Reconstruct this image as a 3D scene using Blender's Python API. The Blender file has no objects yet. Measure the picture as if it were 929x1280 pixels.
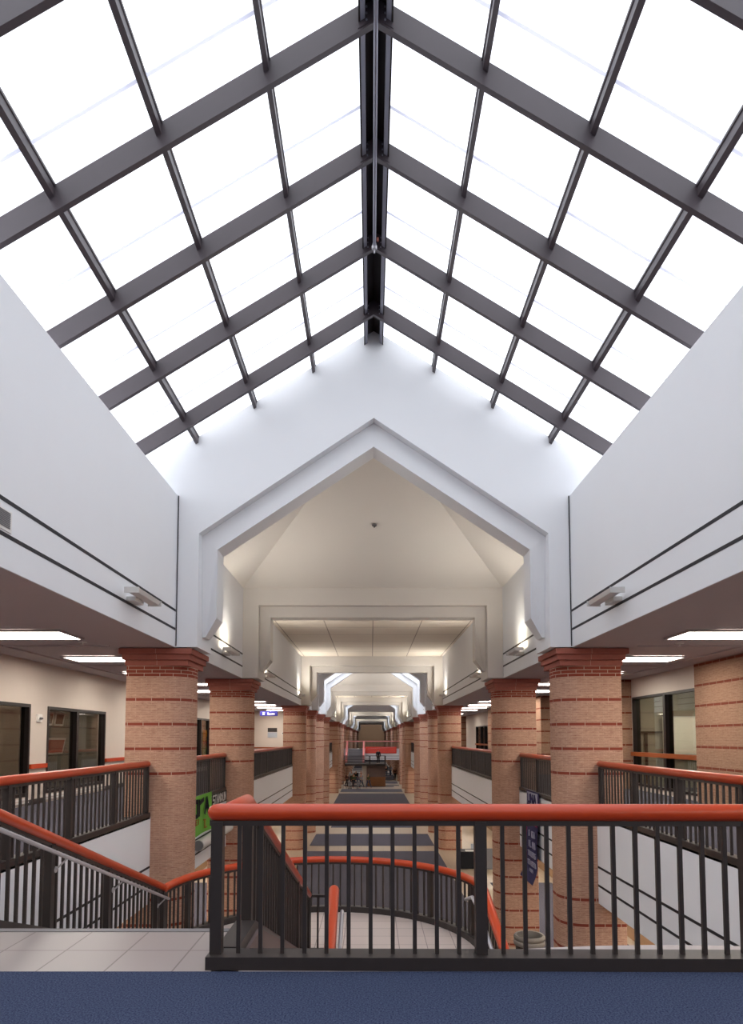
import bpy, bmesh, math, random
from mathutils import Vector, Matrix
random.seed(7)
SC = bpy.context.scene
COL = SC.collection
PI = math.pi

# ------------------------------------------------------------------ materials
def lin(r, g, b):
    def f(c):
        c /= 255.0
        return c / 12.92 if c <= .04045 else ((c + .055) / 1.055) ** 2.4
    return (f(r), f(g), f(b), 1)

MATS = {}
def nodes_of(name):
    m = bpy.data.materials.new(name); m.use_nodes = True
    nt = m.node_tree
    return m, nt, nt.nodes['Principled BSDF']

def paint(name, rgb, rough=.6, metal=0, var=.04, scale=6, bump=0, spec=.4, coat=0):
    """painted / plain surface with faint procedural mottling"""
    m, nt, p = nodes_of(name)
    c = lin(*rgb)
    tc = nt.nodes.new('ShaderNodeTexCoord')
    nz = nt.nodes.new('ShaderNodeTexNoise'); nz.inputs['Scale'].default_value = scale
    nz.inputs['Detail'].default_value = 4
    nt.links.new(tc.outputs['Object'], nz.inputs['Vector'])
    mx = nt.nodes.new('ShaderNodeMix'); mx.data_type = 'RGBA'
    mx.inputs['A'].default_value = tuple(v * (1 - var) for v in c[:3]) + (1,)
    mx.inputs['B'].default_value = tuple(min(1, v * (1 + var)) for v in c[:3]) + (1,)
    nt.links.new(nz.outputs['Fac'], mx.inputs['Factor'])
    nt.links.new(mx.outputs['Result'], p.inputs['Base Color'])
    p.inputs['Roughness'].default_value = rough
    p.inputs['Metallic'].default_value = metal
    p.inputs['Specular IOR Level'].default_value = spec
    p.inputs['Coat Weight'].default_value = coat
    if bump:
        b = nt.nodes.new('ShaderNodeBump'); b.inputs['Strength'].default_value = bump
        b.inputs['Distance'].default_value = .01
        nt.links.new(nz.outputs['Fac'], b.inputs['Height'])
        nt.links.new(b.outputs['Normal'], p.inputs['Normal'])
    MATS[name] = m
    return m

def emit(name, rgb, strength):
    m, nt, p = nodes_of(name)
    p.inputs['Base Color'].default_value = (.8, .8, .8, 1)
    p.inputs['Emission Color'].default_value = (rgb[0], rgb[1], rgb[2], 1)
    p.inputs['Emission Strength'].default_value = strength
    p.inputs['Roughness'].default_value = .7
    p.inputs['Specular IOR Level'].default_value = .1
    MATS[name] = m
    return m

def math_node(nt, op, a, b=None, c=None):
    n = nt.nodes.new('ShaderNodeMath'); n.operation = op
    for i, v in enumerate((a, b, c)):
        if v is None: continue
        if hasattr(v, 'links'): nt.links.new(v, n.inputs[i])
        else: n.inputs[i].default_value = v
    return n.outputs[0]

def brick(name, tanA, tanB, red, mortar, top=True):
    """roman brick with dark red accent courses; UV is in metres, v measured from an accent course"""
    m, nt, p = nodes_of(name)
    uv = nt.nodes.new('ShaderNodeUVMap')
    sep = nt.nodes.new('ShaderNodeSeparateXYZ'); nt.links.new(uv.outputs['UV'], sep.inputs[0])
    u, v = sep.outputs['X'], sep.outputs['Y']
    md = math_node(nt, 'FLOORED_MODULO', v, .469)
    band = math_node(nt, 'LESS_THAN', md, .067)
    hi = math_node(nt, 'GREATER_THAN', v, -.02)
    lo = math_node(nt, 'LESS_THAN', v, -2.2)
    zone = math_node(nt, 'MAXIMUM', hi, lo)
    mask = math_node(nt, 'MULTIPLY', band, zone)
    if top:
        tp = math_node(nt, 'GREATER_THAN', v, 1.874)
        mask = math_node(nt, 'MAXIMUM', mask, tp)
    nz = nt.nodes.new('ShaderNodeTexNoise'); nz.inputs['Scale'].default_value = 1
    mp = nt.nodes.new('ShaderNodeMapping'); mp.inputs['Scale'].default_value = (9, 34, 1)
    nt.links.new(uv.outputs['UV'], mp.inputs['Vector']); nt.links.new(mp.outputs[0], nz.inputs['Vector'])
    nz.inputs['Detail'].default_value = 5; nz.inputs['Roughness'].default_value = .7
    def mix(fac, A, B):
        x = nt.nodes.new('ShaderNodeMix'); x.data_type = 'RGBA'
        for nm, val in (('Factor', fac), ('A', A), ('B', B)):
            if hasattr(val, 'links'): nt.links.new(val, x.inputs[nm])
            else: x.inputs[nm].default_value = val
        return x.outputs['Result']
    ramp = nt.nodes.new('ShaderNodeValToRGB')
    ramp.color_ramp.elements[0].position = .32; ramp.color_ramp.elements[0].color = lin(*tanB)
    ramp.color_ramp.elements[1].position = .68; ramp.color_ramp.elements[1].color = lin(*tanA)
    nt.links.new(nz.outputs['Fac'], ramp.inputs[0])
    c1 = mix(mask, ramp.outputs[0], lin(*red))
    dk = nt.nodes.new('ShaderNodeMix'); dk.data_type = 'RGBA'; dk.blend_type = 'MULTIPLY'
    dk.inputs['Factor'].default_value = 1; dk.inputs['B'].default_value = (.86, .84, .84, 1)
    nt.links.new(c1, dk.inputs['A'])
    c2 = dk.outputs['Result']
    def course(w, h, ms, A, B, Mo):
        bt = nt.nodes.new('ShaderNodeTexBrick'); bt.offset = .5
        bt.inputs['Scale'].default_value = 1
        bt.inputs['Brick Width'].default_value = w; bt.inputs['Row Height'].default_value = h
        bt.inputs['Mortar Size'].default_value = ms; bt.inputs['Mortar Smooth'].default_value = .2
        nt.links.new(uv.outputs['UV'], bt.inputs['Vector'])
        nt.links.new(A, bt.inputs['Color1']); nt.links.new(B, bt.inputs['Color2'])
        bt.inputs['Mortar'].default_value = Mo
        return bt
    big = course(.30, .067, .006, c1, c2, lin(*mortar))
    mc = tuple(.55*a + .45*b for a, b in zip(lin(*mortar), lin(*tanA)))
    fine = course(.20, .0335, .0035, c1, c2, mc)
    col = mix(mask, fine.outputs['Color'], big.outputs['Color'])
    nt.links.new(col, p.inputs['Base Color'])
    bt = big
    p.inputs['Roughness'].default_value = .85
    p.inputs['Specular IOR Level'].default_value = .25
    b = nt.nodes.new('ShaderNodeBump'); b.inputs['Strength'].default_value = .35; b.inputs['Distance'].default_value = .01
    b.invert = True
    nt.links.new(bt.outputs['Fac'], b.inputs['Height']); nt.links.new(b.outputs['Normal'], p.inputs['Normal'])
    MATS[name] = m

def carpet(name, dark, light, scale=260):
    m, nt, p = nodes_of(name)
    tc = nt.nodes.new('ShaderNodeTexCoord')
    nz = nt.nodes.new('ShaderNodeTexNoise'); nz.inputs['Scale'].default_value = scale
    nz.inputs['Detail'].default_value = 3; nz.inputs['Roughness'].default_value = .8
    nt.links.new(tc.outputs['Object'], nz.inputs['Vector'])
    ramp = nt.nodes.new('ShaderNodeValToRGB')
    ramp.color_ramp.elements[0].position = .33; ramp.color_ramp.elements[0].color = lin(*dark)
    ramp.color_ramp.elements[1].position = .68; ramp.color_ramp.elements[1].color = lin(*light)
    nt.links.new(nz.outputs['Fac'], ramp.inputs[0])
    nt.links.new(ramp.outputs[0], p.inputs['Base Color'])
    p.inputs['Roughness'].default_value = 1; p.inputs['Specular IOR Level'].default_value = .05
    b = nt.nodes.new('ShaderNodeBump'); b.inputs['Strength'].default_value = .6; b.inputs['Distance'].default_value = .008
    nt.links.new(nz.outputs['Fac'], b.inputs['Height']); nt.links.new(b.outputs['Normal'], p.inputs['Normal'])
    MATS[name] = m

def tiles(name, base, grout, size, ox, oy, rough=.35, gw=.006, var=.05):
    """square tiles laid in object XY"""
    m, nt, p = nodes_of(name)
    tc = nt.nodes.new('ShaderNodeTexCoord')
    mp = nt.nodes.new('ShaderNodeMapping'); mp.inputs['Location'].default_value = (-ox, -oy, 0)
    nt.links.new(tc.outputs['Object'], mp.inputs['Vector'])
    bt = nt.nodes.new('ShaderNodeTexBrick'); bt.offset = 0
    bt.inputs['Scale'].default_value = 1
    bt.inputs['Brick Width'].default_value = size; bt.inputs['Row Height'].default_value = size
    bt.inputs['Mortar Size'].default_value = gw; bt.inputs['Mortar Smooth'].default_value = .1
    c = lin(*base)
    bt.inputs['Color1'].default_value = c
    bt.inputs['Color2'].default_value = tuple(v * (1 - var) for v in c[:3]) + (1,)
    bt.inputs['Mortar'].default_value = lin(*grout)
    nt.links.new(mp.outputs[0], bt.inputs['Vector'])
    nt.links.new(bt.outputs['Color'], p.inputs['Base Color'])
    p.inputs['Roughness'].default_value = rough
    MATS[name] = m

def glass(name, tint=(.5, .5, .45), rough=.02, alpha=.35):
    m, nt, p = nodes_of(name)
    nt.nodes.remove(p)
    out = nt.nodes['Material Output']
    tr = nt.nodes.new('ShaderNodeBsdfTransparent'); tr.inputs[0].default_value = tint + (1,)
    gl = nt.nodes.new('ShaderNodeBsdfGlossy'); gl.inputs['Roughness'].default_value = rough
    gl.inputs[0].default_value = (.9, .9, .9, 1)
    lw = nt.nodes.new('ShaderNodeLayerWeight'); lw.inputs['Blend'].default_value = .5
    pw = math_node(nt, 'POWER', lw.outputs['Facing'], 4)
    fr = math_node(nt, 'MULTIPLY_ADD', pw, .55, .04)
    mx = nt.nodes.new('ShaderNodeMixShader')
    nt.links.new(fr, mx.inputs[0])
    nt.links.new(tr.outputs[0], mx.inputs[1]); nt.links.new(gl.outputs[0], mx.inputs[2])
    nt.links.new(mx.outputs[0], out.inputs[0])
    MATS[name] = m

paint('white_paint', (230, 231, 233), .65, var=.012, scale=2)
paint('fascia_white_lifted', (244, 245, 248), .65, var=.012, scale=2)  # white wall paint, lightened to stand in for light missing on the fascias
paint('cream_paint', (218, 213, 207), .75, var=.015, scale=2)
paint('beige_wall', (206, 194, 184), .8, var=.02, scale=3)
paint('mauve_soffit', (182, 173, 174), .85, var=.02, scale=3)
paint('tan_wall', (152, 118, 88), .8, var=.05, scale=4)
paint('dark_reveal', (38, 36, 40), .6)
paint('orange_wood', (186, 62, 22), .3, var=.06, scale=5, spec=.45, coat=.12)
paint('amber_wood', (150, 72, 28), .4, var=.15, scale=9)
paint('dark_metal', (48, 42, 41), .42, var=.05, scale=12, spec=.5)
paint('rafter_metal', (74, 66, 70), .45, var=.05, scale=8, spec=.5)
paint('pale_metal', (138, 138, 150), .35, metal=.3, var=.04)
paint('steel', (186, 184, 188), .32, metal=.35, var=.03, scale=30)
paint('grey_metal', (120, 118, 120), .5, var=.04)
paint('mauve_panel', (112, 96, 94), .7, var=.04, scale=3)
paint('fixture_white', (212, 210, 206), .5)
paint('terracotta', (158, 92, 78), .8, var=.08, scale=14, bump=.2)
paint('mortar', (190, 150, 138), .9)
paint('ledge_grey', (176, 166, 164), .7)
paint('frame_dark', (28, 18, 16), .4, var=.05)
paint('black_cloth', (20, 20, 26), .9, var=.2, scale=10)
paint('white_card', (225, 222, 218), .7)
paint('green_cloth', (112, 178, 66), .8, var=.08, scale=3)
paint('purple_cloth', (52, 48, 88), .85, var=.15, scale=5)
paint('pink_cloth', (170, 50, 95), .85, var=.15)
paint('lavender_cloth', (170, 168, 190), .85)
paint('black_ink', (28, 30, 32), .8)
paint('red_ink', (160, 84, 40), .8)
paint('blue_sign', (38, 34, 118), .5)
paint('bin_grey', (128, 122, 116), .6, var=.12, scale=20, bump=.2)
paint('bin_dark', (62, 58, 58), .7)
paint('board_dark', (60, 54, 52), .7)
paint('board_light', (170, 176, 186), .6)
paint('brown_panel', (140, 96, 62), .7, var=.1, scale=4)
paint('skin', (196, 140, 112), .6)
paint('hair', (38, 28, 24), .8)
paint('coat_black', (30, 28, 34), .85)
paint('coat_brown', (86, 52, 42), .85)
paint('coat_grey', (140, 140, 146), .85)
paint('coat_olive', (72, 82, 54), .85)
paint('shirt_white', (205, 205, 208), .85)
paint('jeans', (62, 70, 92), .9)
paint('red_cloth', (214, 80, 68), .8, var=.08, scale=2)
paint('pink_rail', (214, 132, 128), .5)
paint('poster_orange', (222, 140, 34), .7)
paint('poster_red', (196, 72, 50), .7)
paint('poster_green', (120, 150, 96), .7)
paint('blind', (136, 131, 122), .8, var=.05)
paint('photo_pink', (176, 112, 104), .6, var=.4, scale=25)
paint('photo_brown', (112, 92, 80), .6, var=.4, scale=25)
brick('brick_pink', (208, 168, 142), (164, 116, 98), (142, 68, 52), (194, 166, 146))
brick('brick_tan', (176, 140, 116), (146, 110, 90), (126, 64, 46), (164, 138, 118), top=False)
carpet('blue_carpet', (26, 33, 58), (82, 92, 118), 95)
carpet('grey_carpet', (70, 68, 78), (98, 96, 106), 120)
tiles('stair_tile', (150, 141, 139), (104, 94, 92), .4345, -1.758, 4.6765)
tiles('landing_tile', (198, 184, 178), (128, 114, 110), .43, -.05, 9.85)
tiles('border_tile', (166, 150, 130), (134, 118, 102), .6, 0, 0, var=.03)
tiles('ceiling_tile', (214, 204, 190), (150, 138, 126), 1.81, 0.02, 19.9, .85, gw=.022, var=.01)
glass('window_glass', (.72, .70, .66))
glass('clear_glass', (.86, .86, .78))
emit('sky_panel', (.90, .945, 1.02), 1.78)
emit('sky_panel_far', (.90, .945, 1.02), 4.2)
emit('sky_bar_shade', (.58, .62, .80), .92)  # dimmer glow, imitates a bar's shadow through the translucent panel
emit('troffer_light', (1.0, .93, .82), 21.0)
emit('uplight', (1.0, .86, .62), 42.0)
emit('room_light', (1.0, .93, .8), 6.0)
M = MATS

# ------------------------------------------------------------------ mesh helpers
class MB:
    def __init__(s):
        s.bm = bmesh.new(); s.uv = None
    def box(s, x0, x1, y0, y1, z0, z1, bev=0):
        vs = [s.bm.verts.new(p) for p in ((x0,y0,z0),(x1,y0,z0),(x1,y1,z0),(x0,y1,z0),(x0,y0,z1),(x1,y0,z1),(x1,y1,z1),(x0,y1,z1))]
        fs = [s.bm.faces.new([vs[i] for i in f]) for f in ((0,3,2,1),(4,5,6,7),(0,1,5,4),(1,2,6,5),(2,3,7,6),(3,0,4,7))]
        if bev:
            es = list({e for f in fs for e in f.edges})
            bmesh.ops.bevel(s.bm, geom=es, offset=bev, segments=2, affect='EDGES', profile=.7)
        return s
    def prism(s, poly, axis, a, b):
        """extrude a 2D polygon along an axis: 'y' -> poly is (x,z); 'x' -> (y,z); 'z' -> (x,y)"""
        def P(q, t):
            return {'y': (q[0], t, q[1]), 'x': (t, q[0], q[1]), 'z': (q[0], q[1], t)}[axis]
        A = [s.bm.verts.new(P(q, a)) for q in poly]; B = [s.bm.verts.new(P(q, b)) for q in poly]
        s.bm.faces.new(A); s.bm.faces.new(B[::-1])
        n = len(poly)
        for i in range(n):
            s.bm.faces.new((A[i], B[i], B[(i+1) % n], A[(i+1) % n]))
        return s
    def hexa(s, bot, top):
        vs = [s.bm.verts.new(p) for p in list(bot) + list(top)]
        n = len(bot)
        s.bm.faces.new(vs[:n][::-1]); s.bm.faces.new(vs[n:])
        for i in range(n):
            s.bm.faces.new((vs[i], vs[(i+1) % n], vs[n+(i+1) % n], vs[n+i]))
        return s
    def quad(s, *pts):
        s.bm.faces.new([s.bm.verts.new(p) for p in pts]); return s
    def sweep(s, path, prof, cap=0.0):
        """sweep (side, up) profile along path; side is horizontal, up is vertical. cap>0 rounds the ends"""
        path = [Vector(p) for p in path]; n = len(path); rings = []
        bc = sum(q[1] for q in prof)/len(prof)
        def tang(i):
            t = Vector((0, 0, 0))
            if i > 0: t += (path[i]-path[i-1]).normalized()
            if i < n-1: t += (path[i+1]-path[i]).normalized()
            return t.normalized()
        def ring(c, t, k, sc=1.0):
            sd = Vector((t.y, -t.x, 0))
            sd = sd.normalized() if sd.length > 1e-6 else Vector((1, 0, 0))
            return [s.bm.verts.new(c + sd*(a*sc*k) + Vector((0, 0, bc+(b-bc)*sc))) for a, b in prof]
        for i in range(n):
            t = tang(i); k = 1.0
            if 0 < i < n-1:
                a = (path[i]-path[i-1]); b = (path[i+1]-path[i]); a.z = 0; b.z = 0
                if a.length > 1e-6 and b.length > 1e-6:
                    k = 1/max(.5, math.cos(a.angle(b)/2))
            if cap and i == 0:
                for q in (.25, .6, .87):
                    rings.append(ring(path[0] - t*cap*math.sqrt(1-q*q), t, 1, q))
            rings.append(ring(path[i], t, k))
            if cap and i == n-1:
                for q in (.87, .6, .25):
                    rings.append(ring(path[i] + t*cap*math.sqrt(1-q*q), t, 1, q))
        m = len(prof)
        for r0, r1 in zip(rings, rings[1:]):
            for j in range(m):
                s.bm.faces.new((r0[j], r0[(j+1) % m], r1[(j+1) % m], r1[j]))
        s.bm.faces.new(rings[0][::-1]); s.bm.faces.new(rings[-1])
        return s
    def tube(s, path, r, n=12, cap=0):
        return s.sweep(path, [(r*math.cos(2*PI*i/n), r*math.sin(2*PI*i/n)) for i in range(n)], cap)
    def rod(s, a, b, r0, r1=None, n=12):
        a = Vector(a); b = Vector(b); r1 = r0 if r1 is None else r1
        d = (b-a).normalized(); q = d.orthogonal().normalized(); w = d.cross(q)
        R = []
        for c, r in ((a, r0), (b, r1)):
            R.append([s.bm.verts.new(c + (q*math.cos(2*PI*i/n) + w*math.sin(2*PI*i/n))*r) for i in range(n)])
        for j in range(n): s.bm.faces.new((R[0][j], R[0][(j+1) % n], R[1][(j+1) % n], R[1][j]))
        s.bm.faces.new(R[0][::-1]); s.bm.faces.new(R[1])
        return s
    def lathe(s, prof, n=32, c=(0, 0, 0)):
        R = [[s.bm.verts.new((c[0]+r*math.cos(2*PI*i/n), c[1]+r*math.sin(2*PI*i/n), c[2]+z)) for i in range(n)] for r, z in prof]
        for a, b in zip(R, R[1:]):
            for j in range(n): s.bm.faces.new((a[j], a[(j+1) % n], b[(j+1) % n], b[j]))
        s.bm.faces.new(R[0][::-1]); s.bm.faces.new(R[-1])
        return s
    def brickwall(s, loop, z0, z1, closed=True):
        """vertical skin round a plan loop with UVs in metres (v from the z=.775 accent course)"""
        uvl = s.bm.loops.layers.uv.get('UVMap') or s.bm.loops.layers.uv.new('UVMap')
        n = len(loop); acc = 0
        A = [s.bm.verts.new((x, y, z0)) for x, y in loop]; B = [s.bm.verts.new((x, y, z1)) for x, y in loop]
        for i in range(n if closed else n-1):
            j = (i+1) % n
            L = math.dist(loop[i], loop[j])
            f = s.bm.faces.new((A[i], A[j], B[j], B[i]))
            for lp, uv in zip(f.loops, ((acc, z0), (acc+L, z0), (acc+L, z1), (acc, z1))):
                lp[uvl].uv = (uv[0], uv[1]-.775)
            acc += L
        if closed:
            s.bm.faces.new(B); s.bm.faces.new(A[::-1])
        return s
    def build(s, name, mat, parent=None, smooth=None, kind=None, norm=True):
        if norm: bmesh.ops.recalc_face_normals(s.bm, faces=s.bm.faces)
        me = bpy.data.meshes.new(name); s.bm.to_mesh(me); s.bm.free()
        me.materials.append(M[mat] if isinstance(mat, str) else mat)
        if smooth:
            me.shade_smooth()
            try: me.set_sharp_from_angle(angle=math.radians(smooth))
            except Exception: pass
        o = bpy.data.objects.new(name, me); COL.objects.link(o)
        if parent is not None: o.parent = parent
        if kind: o['kind'] = kind
        return o

def thing(name, label, cat, loc=(0, 0, 0), rz=0, group=None):
    o = bpy.data.objects.new(name, None); COL.objects.link(o)
    o.empty_display_size = .2
    o.location = loc; o.rotation_euler = (0, 0, rz)
    o['label'] = label; o['category'] = cat
    if group: o['group'] = group
    return o
def tag(o, label, cat, group=None):
    o['label'] = label; o['category'] = cat
    if group: o['group'] = group
    return o
def S(name, mb, mat, smooth=None, parent=None):
    return mb.build(name, mat, parent, smooth, None if parent else 'structure')
def copy_part(o, parent, loc=None):
    c = o.copy(); COL.objects.link(c); c.parent = parent
    if loc is not None: c.location = loc
    return c
def copy_tree(root, loc=None, rz=None, label=None, group=None):
    r = root.copy(); COL.objects.link(r)
    if loc is not None: r.location = loc
    if rz is not None: r.rotation_euler = (0, 0, rz)
    if label: r['label'] = label
    if group: r['group'] = group
    for ch in list(root.children):
        c = ch.copy(); COL.objects.link(c); c.parent = r
        for g in list(ch.children):
            d = g.copy(); COL.objects.link(d); d.parent = c
    return r

def ellipse(a, b, cz, n=18):
    return [(a*math.cos(2*PI*i/n), cz + b*math.sin(2*PI*i/n)) for i in range(n)]
def rect(w, z0, z1):
    return [(-w/2, z0), (w/2, z0), (w/2, z1), (-w/2, z1)]

# ------------------------------------------------------------------ key dimensions
XW, XF, XG = 3.76, 4.2, 7.6          # upper wall, lower fascia, gallery back wall
ZS, ZL, ZB = 3.2, -4.42, -1.6        # gallery soffit, lower floor, fascia bottom
ZT = 6.12                             # top of the upper walls
ZA, SL = 9.43, .632                   # skylight apex and slope
YB, YE = -16.0, 196.0
COLY = [12.25, 18.7, 34.5, 40.7, 47.45, 53.9, 69.7, 75.9, 82.65, 89.1, 104.9, 111.1, 117.9, 124.3, 140.1, 146.3, 153.1, 159.5, 175.3]
CD = 1.3                              # column depth

# ------------------------------------------------------------------ upper shell
for sg, side in ((-1, 'left'), (1, 'right')):
    a, b = sorted((sg*XW, sg*5.4))
    S('wall_%s_upper' % side, MB().box(a, b, YB, YE, ZS, ZT), 'white_paint')
    # dark reveal lines in the upper wall
    k = 1
    for z in (3.895, 3.54):
        a, b = sorted((sg*(XW-.004), sg*(XW+.03)))
        o = S('trim_%s' % side, MB().box(a, b, YB, YE, z-.022, z+.022), 'dark_reveal')
    # gallery ceiling, back wall, floor
    a, b = sorted((sg*(XW+.01), sg*10.5))
    S('ceiling_%s' % side, MB().box(a, b, YB, YE, ZS, ZS+.2) if False else MB().box(sorted((sg*5.4, sg*10.5))[0], sorted((sg*5.4, sg*10.5))[1], YB, YE, ZS, ZS+.3), 'mauve_soffit')
    a, b = sorted((sg*(XW), sg*5.4))
    S('ceiling_%s_soffit' % side, MB().box(a+.0, b, YB, YE, ZS-.006, ZS-.001), 'mauve_soffit')
    a, b = sorted((sg*XF, sg*XG))
    a2, b2 = sorted((sg*(XF+.08), sg*10.5))
    S('floor_%s_gallery' % side, MB().box(a2, b2, YB, YE, -.25, 0), 'grey_carpet')
    S('ceiling_%s_lower' % side, MB().box(a2, b2, YB, YE, ZB, ZB+.2), 'cream_paint')
    # lower outer wall
    a, b = sorted((sg*XG, sg*(XG+.3)))
    S('wall_%s_lower' % side, MB().box(a, b, YB, YE, ZL, ZB), 'tan_wall')

S('wall_back', MB().box(-10.5, 10.5, YB-.3, YB, ZL, 10), 'beige_wall')
S('wall_far', MB().box(-10.5, 10.5, YE, YE+.3, ZL, 10), 'tan_wall')
# lower floor: border tile slab and carpet runs between the column lines
S('floor_lower', MB().box(-XG-.3, XG+.3, YB, YE, ZL-.3, ZL), 'border_tile')
runs = [(5.0, 34.4), (36.1, 40.5)]
for k in range(5):
    y = 35.2*k
    runs += [(45.2+y, 46.9+y), (49.2+y, 53.6+y), (55.4+y, 69.5+y), (71.4+y, 75.6+y)]
mb = MB()
for a, b in runs:
    if b < YE: mb.box(-3.42, 3.42, a, b, ZL, ZL+.008)
for k in range(5):
    y = 42.9 + 35.2*k
    if y + 4 < YE: mb.box(-2.7, 2.7, y+.4, y+1.9, ZL, ZL+.008)
S('floor_carpet', mb, 'grey_carpet')
for sg, side in ((-1, 'left'), (1, 'right')):
    a, b = sorted((sg*4.8, sg*7.3))
    S('floor_%s_carpet' % side, MB().box(a, b, 5, 27, ZL, ZL+.008), 'grey_carpet')

# ------------------------------------------------------------------ gables, portals, ceilings
def gable_poly():
    zr = lambda x: ZA - SL*x
    return [(-3.77, ZS), (-3.34, ZS), (-3.34, 5.39), (0, 7.66), (3.34, 5.39), (3.34, ZS), (3.77, ZS), (3.77, ZT+.001),
            (5.2, ZT+.001), (5.2, zr(5.2)), (0, ZA), (-5.2, zr(5.2)), (-5.2, ZT+.001), (-3.77, ZT+.001)]
def gable(y0, facing, near):
    """wall with pentagonal opening; 'facing' = -1 when the arch band sits near its low-y face"""
    S('wall_gable', MB().prism(gable_poly(), 'y', y0, y0+CD-.25), 'white_paint')
    yb = y0+.2 if facing < 0 else y0+CD-.25-.2-.52
    # pentagon arch band with chamfered corbel feet, set inside the opening
    xi, xo, zc, zb = 3.03, 3.338, 3.79, 3.44
    poly = [(-xo, zb), (-xo+.06, zb), (-xi, zc), (-xi, 5.13), (0, 7.18), (xi, 5.13), (xi, zc), (xo-.06, zb), (xo, zb), (xo, 5.385), (0, 7.655), (-xo, 5.385)]
    m = MB().prism(poly, 'y', yb, yb+.52)
    yf = yb if facing < 0 else yb+.52
    for v in m.bm.verts:                      # feet chamfer back from the face as well
        if v.co.z < zb+.01 and abs(v.co.y-yf) < .01: v.co.y -= facing*.16
    S('trim_arch', m, 'white_paint')
    if near:
        for sg in (-1, 1):
            a, b = sorted((sg*(XW-.012), sg*(XW-.028)))
            S('trim_joint', MB().box(a, b, y0-.012, y0-.001, ZS+.02, ZT), 'dark_reveal')
def portal(y0, facing):
    zt = 5.32
    poly = [(-3.77, ZS), (-3.31, ZS), (-3.31, zt), (3.31, zt), (3.31, ZS), (3.77, ZS), (3.77, 5.86), (-3.77, 5.86)]
    S('wall_portal', MB().prism(poly, 'y', y0, y0+CD-.1), 'cream_paint')
    yb = y0+.2 if facing < 0 else y0+CD-.1-.2-.5
    xi, xo, zc, zb = 2.99, 3.308, 3.75, 3.44
    poly = [(-xo, zb), (-xo+.06, zb), (-xi, zc), (-xi, 5.0), (xi, 5.0), (xi, zc), (xo-.06, zb), (xo, zb), (xo, zt-.003), (-xo, zt-.003)]
    m = MB().prism(poly, 'y', yb, yb+.5)
    yf = yb if facing < 0 else yb+.5
    for v in m.bm.verts:
        if v.co.z < zb+.01 and abs(v.co.y-yf) < .01: v.co.y -= facing*.16
    S('trim_portal', m, 'cream_paint')
def hip(ya, yf):
    """half-pyramid vault: apex over the gable side ya, level eave at the portal side yf"""
    ze = 5.82; ap = (0, ya, 8.35)
    m = MB()
    for sg in (-1, 1):
        m.quad((sg*3.77, ya, ze), (sg*3.77, yf, ze), ap)
    m.quad((-3.77, yf, ze), (3.77, yf, ze), ap)
    # outer skin gives the vault its thickness
    for sg in (-1, 1):
        m.quad((sg*3.77, ya, ze+.2), (sg*3.77, yf, ze+.2), (0, ya, 8.55))
    m.quad((-3.77, yf, ze+.2), (3.77, yf, ze+.2), (0, ya, 8.55))
    S('ceiling_vault', m, 'cream_paint')
def flat(y0, y1):
    S('ceiling_flat', MB().box(-3.77, 3.77, y0, y1, 5.80, 6.0), 'ceiling_tile')
    S('trim_cove', MB().box(-3.77, 3.77, y0, y0+.05, 5.70, 5.80).box(-3.77, 3.77, y1-.05, y1, 5.70, 5.80), 'cream_paint')

ny = len(COLY)
gable(12.25, -1, True); hip(13.3, 18.72); portal(18.7, -1); flat(19.9, 34.5)
portal(34.5, 1); hip(41.3, 35.7); gable(40.7, 1, False)
for k in range(4):
    d = 35.2*k
    gable(47.45+d, -1, False); hip(48.5+d, 53.92+d); portal(53.9+d, -1); flat(55.1+d, 69.7+d)
    portal(69.7+d, 1); hip(76.5+d, 70.9+d); gable(75.9+d, 1, False)
# short pier walls that carry the first gable behind the camera
S('wall_gable', MB().prism([(-5.2, ZT), (5.2, ZT), (5.2, ZA-SL*5.2), (0, ZA), (-5.2, ZA-SL*5.2)], 'y', YB-.3, YB), 'white_paint')

# ------------------------------------------------------------------ skylights
def roofbox(mb, sg, x0, x1, y0, y1, d0, d1):
    """box lying in the roof plane on side sg between |x| x0..x1, hung d0..d1 (vertical) below it"""
    zt = lambda x, d: ZA - SL*x - d
    bot = [(sg*x0, y0, zt(x0, d1)), (sg*x1, y0, zt(x1, d1)), (sg*x1, y1, zt(x1, d1)), (sg*x0, y1, zt(x0, d1))]
    top = [(sg*x0, y0, zt(x0, d0)), (sg*x1, y0, zt(x1, d0)), (sg*x1, y1, zt(x1, d0)), (sg*x0, y1, zt(x0, d0))]
    mb.hexa(bot, top); return mb
RAF = [11.37, 9.77, 8.16, 6.54, 4.94, 3.34]
PUR = [1.165, 2.295, 3.405]
sky = thing('skylight', 'large pitched skylight of glowing white panels on dark rafters over the near hall', 'skylight', (0, 0, 0))
edges = [12.25] + RAF
xs = [.0] + PUR + [5.215]
for i in range(len(edges)-1):
    y1, y0 = edges[i], edges[i+1]
    for sg in (-1, 1):
        for j in range(4):
            p = roofbox(MB(), sg, xs[j], xs[j+1], y0, y1, -.06, .0).build('glazing_panel', 'sky_panel', sky)
            if i > 0:
                ys = y0 + 1.085
                roofbox(MB(), sg, xs[j]+.03, xs[j+1]-.03, ys-.021, ys+.021, .001, .014).build('panel_bar_shade', 'sky_bar_shade', p)  # strip stands in for the soft shadow line of a secondary bar
for sg in (-1, 1):
    roofbox(MB(), sg, 0, 5.215, YB, RAF[-1], -.06, 0).build('glazing_panel', 'sky_panel', sky)
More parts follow.
